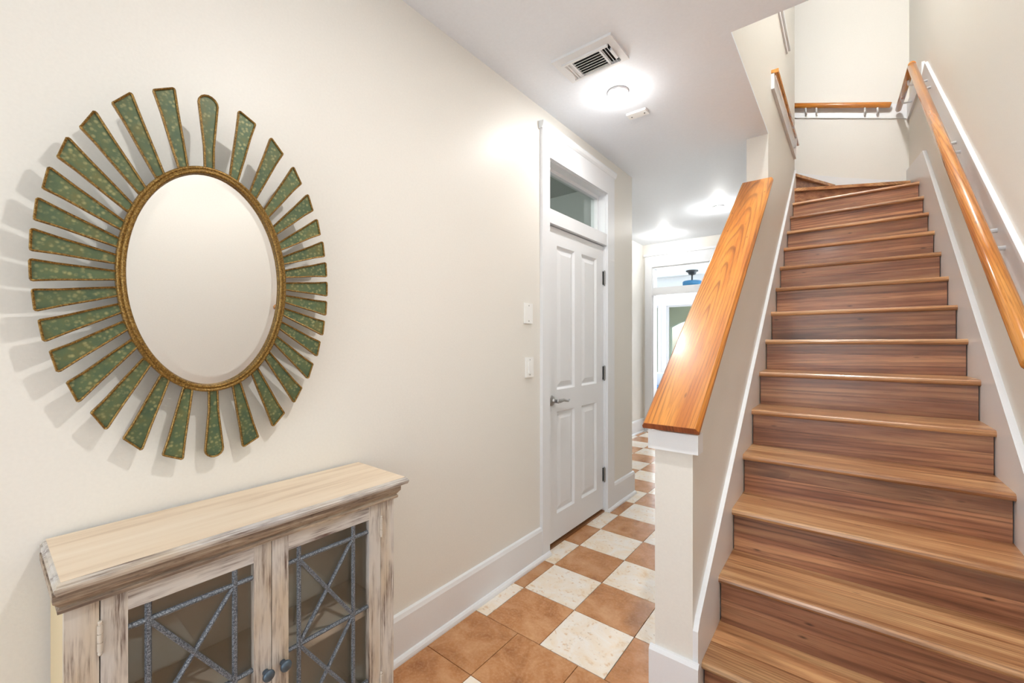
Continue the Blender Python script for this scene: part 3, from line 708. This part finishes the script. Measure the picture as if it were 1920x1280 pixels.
bm = bmesh.new(); ring_sweep(bm, .12, .22, [(-.03, -.018), (.055, -.018), (.055, -.004), (-.03, -.004)]); finish('backing', bm, 'dark_metal', mr)
def offset_poly(p, d):
    out = []; k = len(p)
    for i in range(k):
        a, b, c = Vector(p[i - 1]), Vector(p[i]), Vector(p[(i + 1) % k])
        n1 = Vector(((b - a).y, -(b - a).x)).normalized(); n2 = Vector(((c - b).y, -(c - b).x)).normalized()
        nn = (n1 + n2); nn = nn / max(nn.dot(n1), .3) if nn.length > 1e-6 else n1
        out.append(tuple(b - nn * d))
    return out
for k in range(32):
    th = 2 * math.pi * k / 32
    ri, ro = ell(.1935, .3025, th) - .004, ell(.329, .491, th) - .008 * 0
    wi, wo = .0120, .0248
    Ln = ro - ri; pts = []
    if k % 16 == 0:
        wo = .0235
        left = [(-wi, ri), (-wi - .001, ri + Ln * .3)] + [(-wo + .0, ro - wo)]
        arcp = [(-wo * math.cos(math.pi * j / 8), ro - wo + wo * math.sin(math.pi * j / 8)) for j in range(1, 8)]
        pts = left + arcp + [(-p[0], p[1]) for p in left[::-1]]
    else:
        c = .006
        side = [(-wi, ri), (-wi - .0015 - (wo - wi) * .22, ri + Ln * .35), (-wi - (wo - wi) * .62, ri + Ln * .7), (-wo + .0004, ro - c), (-wo + c * .3, ro - c * .3), (-wo + c, ro)]
        # the outer end follows the oval
        tl = math.atan2(-wo, ro); 
        e1 = ell(.329, .491, th - wo / ro) - ell(.329, .491, th); e2 = ell(.329, .491, th + wo / ro) - ell(.329, .491, th)
        pts = [(x, z + (e1 * 1.0 if z > ri + Ln * .8 else 0)) for x, z in side] + [(-x, z + (e2 * 1.0 if z > ri + Ln * .8 else 0)) for x, z in side[::-1]]
    # outline runs clockwise seen from the front
    bm = bmesh.new()
    o_, i_ = pts, offset_poly(pts, .0044)
    if abs(i_[0][0]) > abs(o_[0][0]): i_ = offset_poly(pts, -.0044)
    cs, sn_ = math.cos(th), math.sin(th)
    def w3(p, h): x, z = p; return (h, x * cs + z * sn_, CZ - x * sn_ + z * cs)
    rings = [[bm.verts.new(w3(p, -.002)) for p in o_], [bm.verts.new(w3(p, .005)) for p in o_], [bm.verts.new(w3(p, .0068)) for p in offset_poly(pts, .0016 if abs(offset_poly(pts, .0016)[0][0]) < abs(pts[0][0]) else -.0016)],
             [bm.verts.new(w3(p, .005)) for p in i_], [bm.verts.new(w3(p, -.002)) for p in i_]]
    kk = len(pts)
    for a, b in zip(rings, rings[1:] + rings[:1]):
        for j in range(kk): bm.faces.new((a[j], a[(j + 1) % kk], b[(j + 1) % kk], b[j]))
    ray = finish('petal', bm, 'bronze', mr)
    bm = bmesh.new()
    A = [bm.verts.new(w3(p, -.001)) for p in i_]; B = [bm.verts.new(w3(p, .0018)) for p in i_]
    for j in range(kk): bm.faces.new((A[j], A[(j + 1) % kk], B[(j + 1) % kk], B[j]))
    bm.faces.new(A[::-1]); bm.faces.new(B)
    finish('inlay', bm, 'green', ray)

# ------------------------------------------------------------------ cabinet
CT = .845
cb = empty('cabinet', (.15, .48, 0)); tag(cb, 'distressed whitewashed cabinet with glazed lattice doors and cream top', 'cabinet')
def cbp(o): return sub(o, cb)
TX0, TX1, TY0, TY1 = .012, .297, .085, .882
bm = bmesh.new()
lv_ = [(0, 0), (.008, .004), (.010, .008), (.004, .012), (0, .016), (-.004, .020)]
rings = []
for o_, dz in [(-.012, -.0225), (-.003, -.0215), (0.0, -.015), (0.0, -.009), (-.003, -.007), (-.0035, -.004), (-.006, -.001), (-.009, 0)]:
    rings.append([bm.verts.new(p) for p in ((TX0, TY0 - o_, CT + dz), (TX1 + o_, TY0 - o_, CT + dz), (TX1 + o_, TY1 + o_, CT + dz), (TX0, TY1 + o_, CT + dz))])
for a, b in zip(rings, rings[1:]):
    for j in range(4): bm.faces.new((a[j], a[(j + 1) % 4], b[(j + 1) % 4], b[j]))
bm.faces.new(rings[0][::-1]); bm.faces.new(rings[-1])
top = cbp(finish('top', bm, 'wash_y'))
cov = box('top_surface', (TX0, TY0 + .009, CT - .002), (TX1 - .009, TY1 - .009, CT + .0006), 'cream_top'); sub(cov, top) if False else None
cov.parent = top
FX = .265
bm = bmesh.new(); rings = []
for xo, yo, z in [(.270, .0, .779), (.276, .006, .781), (.277, .007, .788), (.272, .003, .792), (.283, .013, .806), (.283, .013, .8225)]:
    rings.append([bm.verts.new(p) for p in ((.025, .097 - yo, z), (xo, .097 - yo, z), (xo, .847 + yo, z), (.025, .847 + yo, z))])
for a, b in zip(rings, rings[1:]):
    for j in range(4): bm.faces.new((a[j], a[(j + 1) % 4], b[(j + 1) % 4], b[j]))
bm.faces.new(rings[0][::-1]); bm.faces.new(rings[-1])
cbp(finish('crown_molding', bm, 'wash_dark'))
cbp(box('side_panel', (.03, .100, .05), (FX - .018, .116, .779), 'cream_side', None, .001, 1))
cbp(box('side_panel', (.03, .828, .05), (FX - .018, .844, .779), 'cream_side', None, .001, 1))
cbp(box('back_panel', (.03, .116, .05), (.038, .828, .779), 'cab_inside', None))
cbp(boxes('lining', [((.038, .116, .10), (FX - .018, .119, .775)), ((.038, .825, .10), (FX - .018, .828, .775)), ((.038, .119, .09), (FX - .018, .825, .10))], 'cab_inside'))
cbp(box('stile', (FX - .018, .100, .05), (FX, .1485, .779), 'wash_z', None, .0012, 1))
cbp(box('stile', (FX - .018, .7955, .05), (FX, .844, .779), 'wash_z', None, .0012, 1))
cbp(box('bottom_rail', (FX - .018, .1485, .05), (FX, .7955, .098), 'wash_y', None, .0012, 1))
for y in (.10, .80):
    for x in (.035, .221): cbp(box('foot', (x, y, 0), (x + .044, y + .044, .05), 'wash_z', None, .003, 1))
cbp(box('shelf', (.038, .12, .424), (FX - .030, .824, .442), 'cab_inside', None, .001, 1))
for y in (.1195, .8245):
    for x in (.08, .21):
        for z in (.50, .532, .564): pass
for (y0, y1, hinge_y, knob_y, va, vb) in ((.1505, .4685, .1495, .4545, .225, .388), (.4705, .7945, .7955, .4965, .542, .704)):
    z0, z1, w = .10, .777, .041
    d = cbp(boxes('door', [((FX - .018, y0, z0), (FX, y0 + w, z1)), ((FX - .018, y1 - w, z0), (FX, y1, z1))], 'wash_z', None, .0012))
    def dp(o): o.parent = d; return o
    dp(box('rail', (FX - .018, y0 + w, z1 - w), (FX - .0005, y1 - w, z1), 'wash_y', None, .0012, 1))
    dp(box('rail', (FX - .018, y0 + w, z0), (FX - .0005, y1 - w, z0 + w), 'wash_y', None, .0012, 1))
    dp(box('pane', (FX - .0195, y0 + w - .003, z0 + w - .003), (FX - .0165, y1 - w + .003, z1 - w + .003), 'cab_glass', None))
    ga, gb = y0 + w, y1 - w
    def bar(p, q, r=.0062, off=0.0):
        bm = bmesh.new(); bm_tube(bm, [(FX - .0075 + off, p[0], p[1]), (FX - .0075 + off, q[0], q[1])], r, 6); return dp(finish('lattice_bar', bm, 'iron'))
    for y in (va, vb): bar((y, z0 + w), (y, z1 - w))
    H3 = (.697, .464, .231)
    for z in H3: bar((ga, z), (gb, z), .0060, -.001)
    for a, b in zip(H3, H3[1:]):
        bar((va, a), (vb, b), .0056, .001); bar((va, b), (vb, a), .0056, -.0005)
    kb = dp(lathe('knob', [(.0075, 0), (.0065, .006), (.006, .010), (.0115, .014), (.0142, .019), (.0138, .023), (.010, .0265), (.004, .0275)], (FX, knob_y, .447), 'knob', None, 'x', 20))
    kb['label'] = 'round blue-grey metal knob'
    for z in (.703, .205):
        bm = bmesh.new()
        for k in range(3): bm_lathe(bm, [(.0045, -.026 + k * .0175 + .0006), (.0045, -.026 + (k + 1) * .0175 - .0006)], (FX + .003, hinge_y, z), 'z', 10)
        bm_lathe(bm, [(.0028, -.034), (.004, -.031), (.0032, -.028), (.0032, .028), (.004, .031), (.0028, .034)], (FX + .003, hinge_y, z), 'z', 10)
        dp(finish('hinge', bm, 'brass'))

# ------------------------------------------------------------------ glazed front door behind the viewer
fd = struct(empty('door_2', (.95, YF - .06, 0)), 'glazed white double front door behind the viewer', 'door')
for a, b in (((.15, YF - .09, 0), (.27, YF - .04, 2.25)), ((.89, YF - .09, 0), (1.01, YF - .04, 2.25)), ((1.63, YF - .09, 0), (1.75, YF - .04, 2.25)),
             ((.27, YF - .09, 0), (.89, YF - .04, .25)), ((1.01, YF - .09, 0), (1.63, YF - .04, .25)), ((.27, YF - .09, 2.13), (.89, YF - .04, 2.25)), ((1.01, YF - .09, 2.13), (1.63, YF - .04, 2.25))):
    sub(box('door_frame', a, b, 'trim', None, .002, 1), fd)
for a, b in ((.27, .89), (1.01, 1.63)): sub(box('pane', (a, YF - .068, .25), (b, YF - .062, 2.13), 'glass', None), fd)
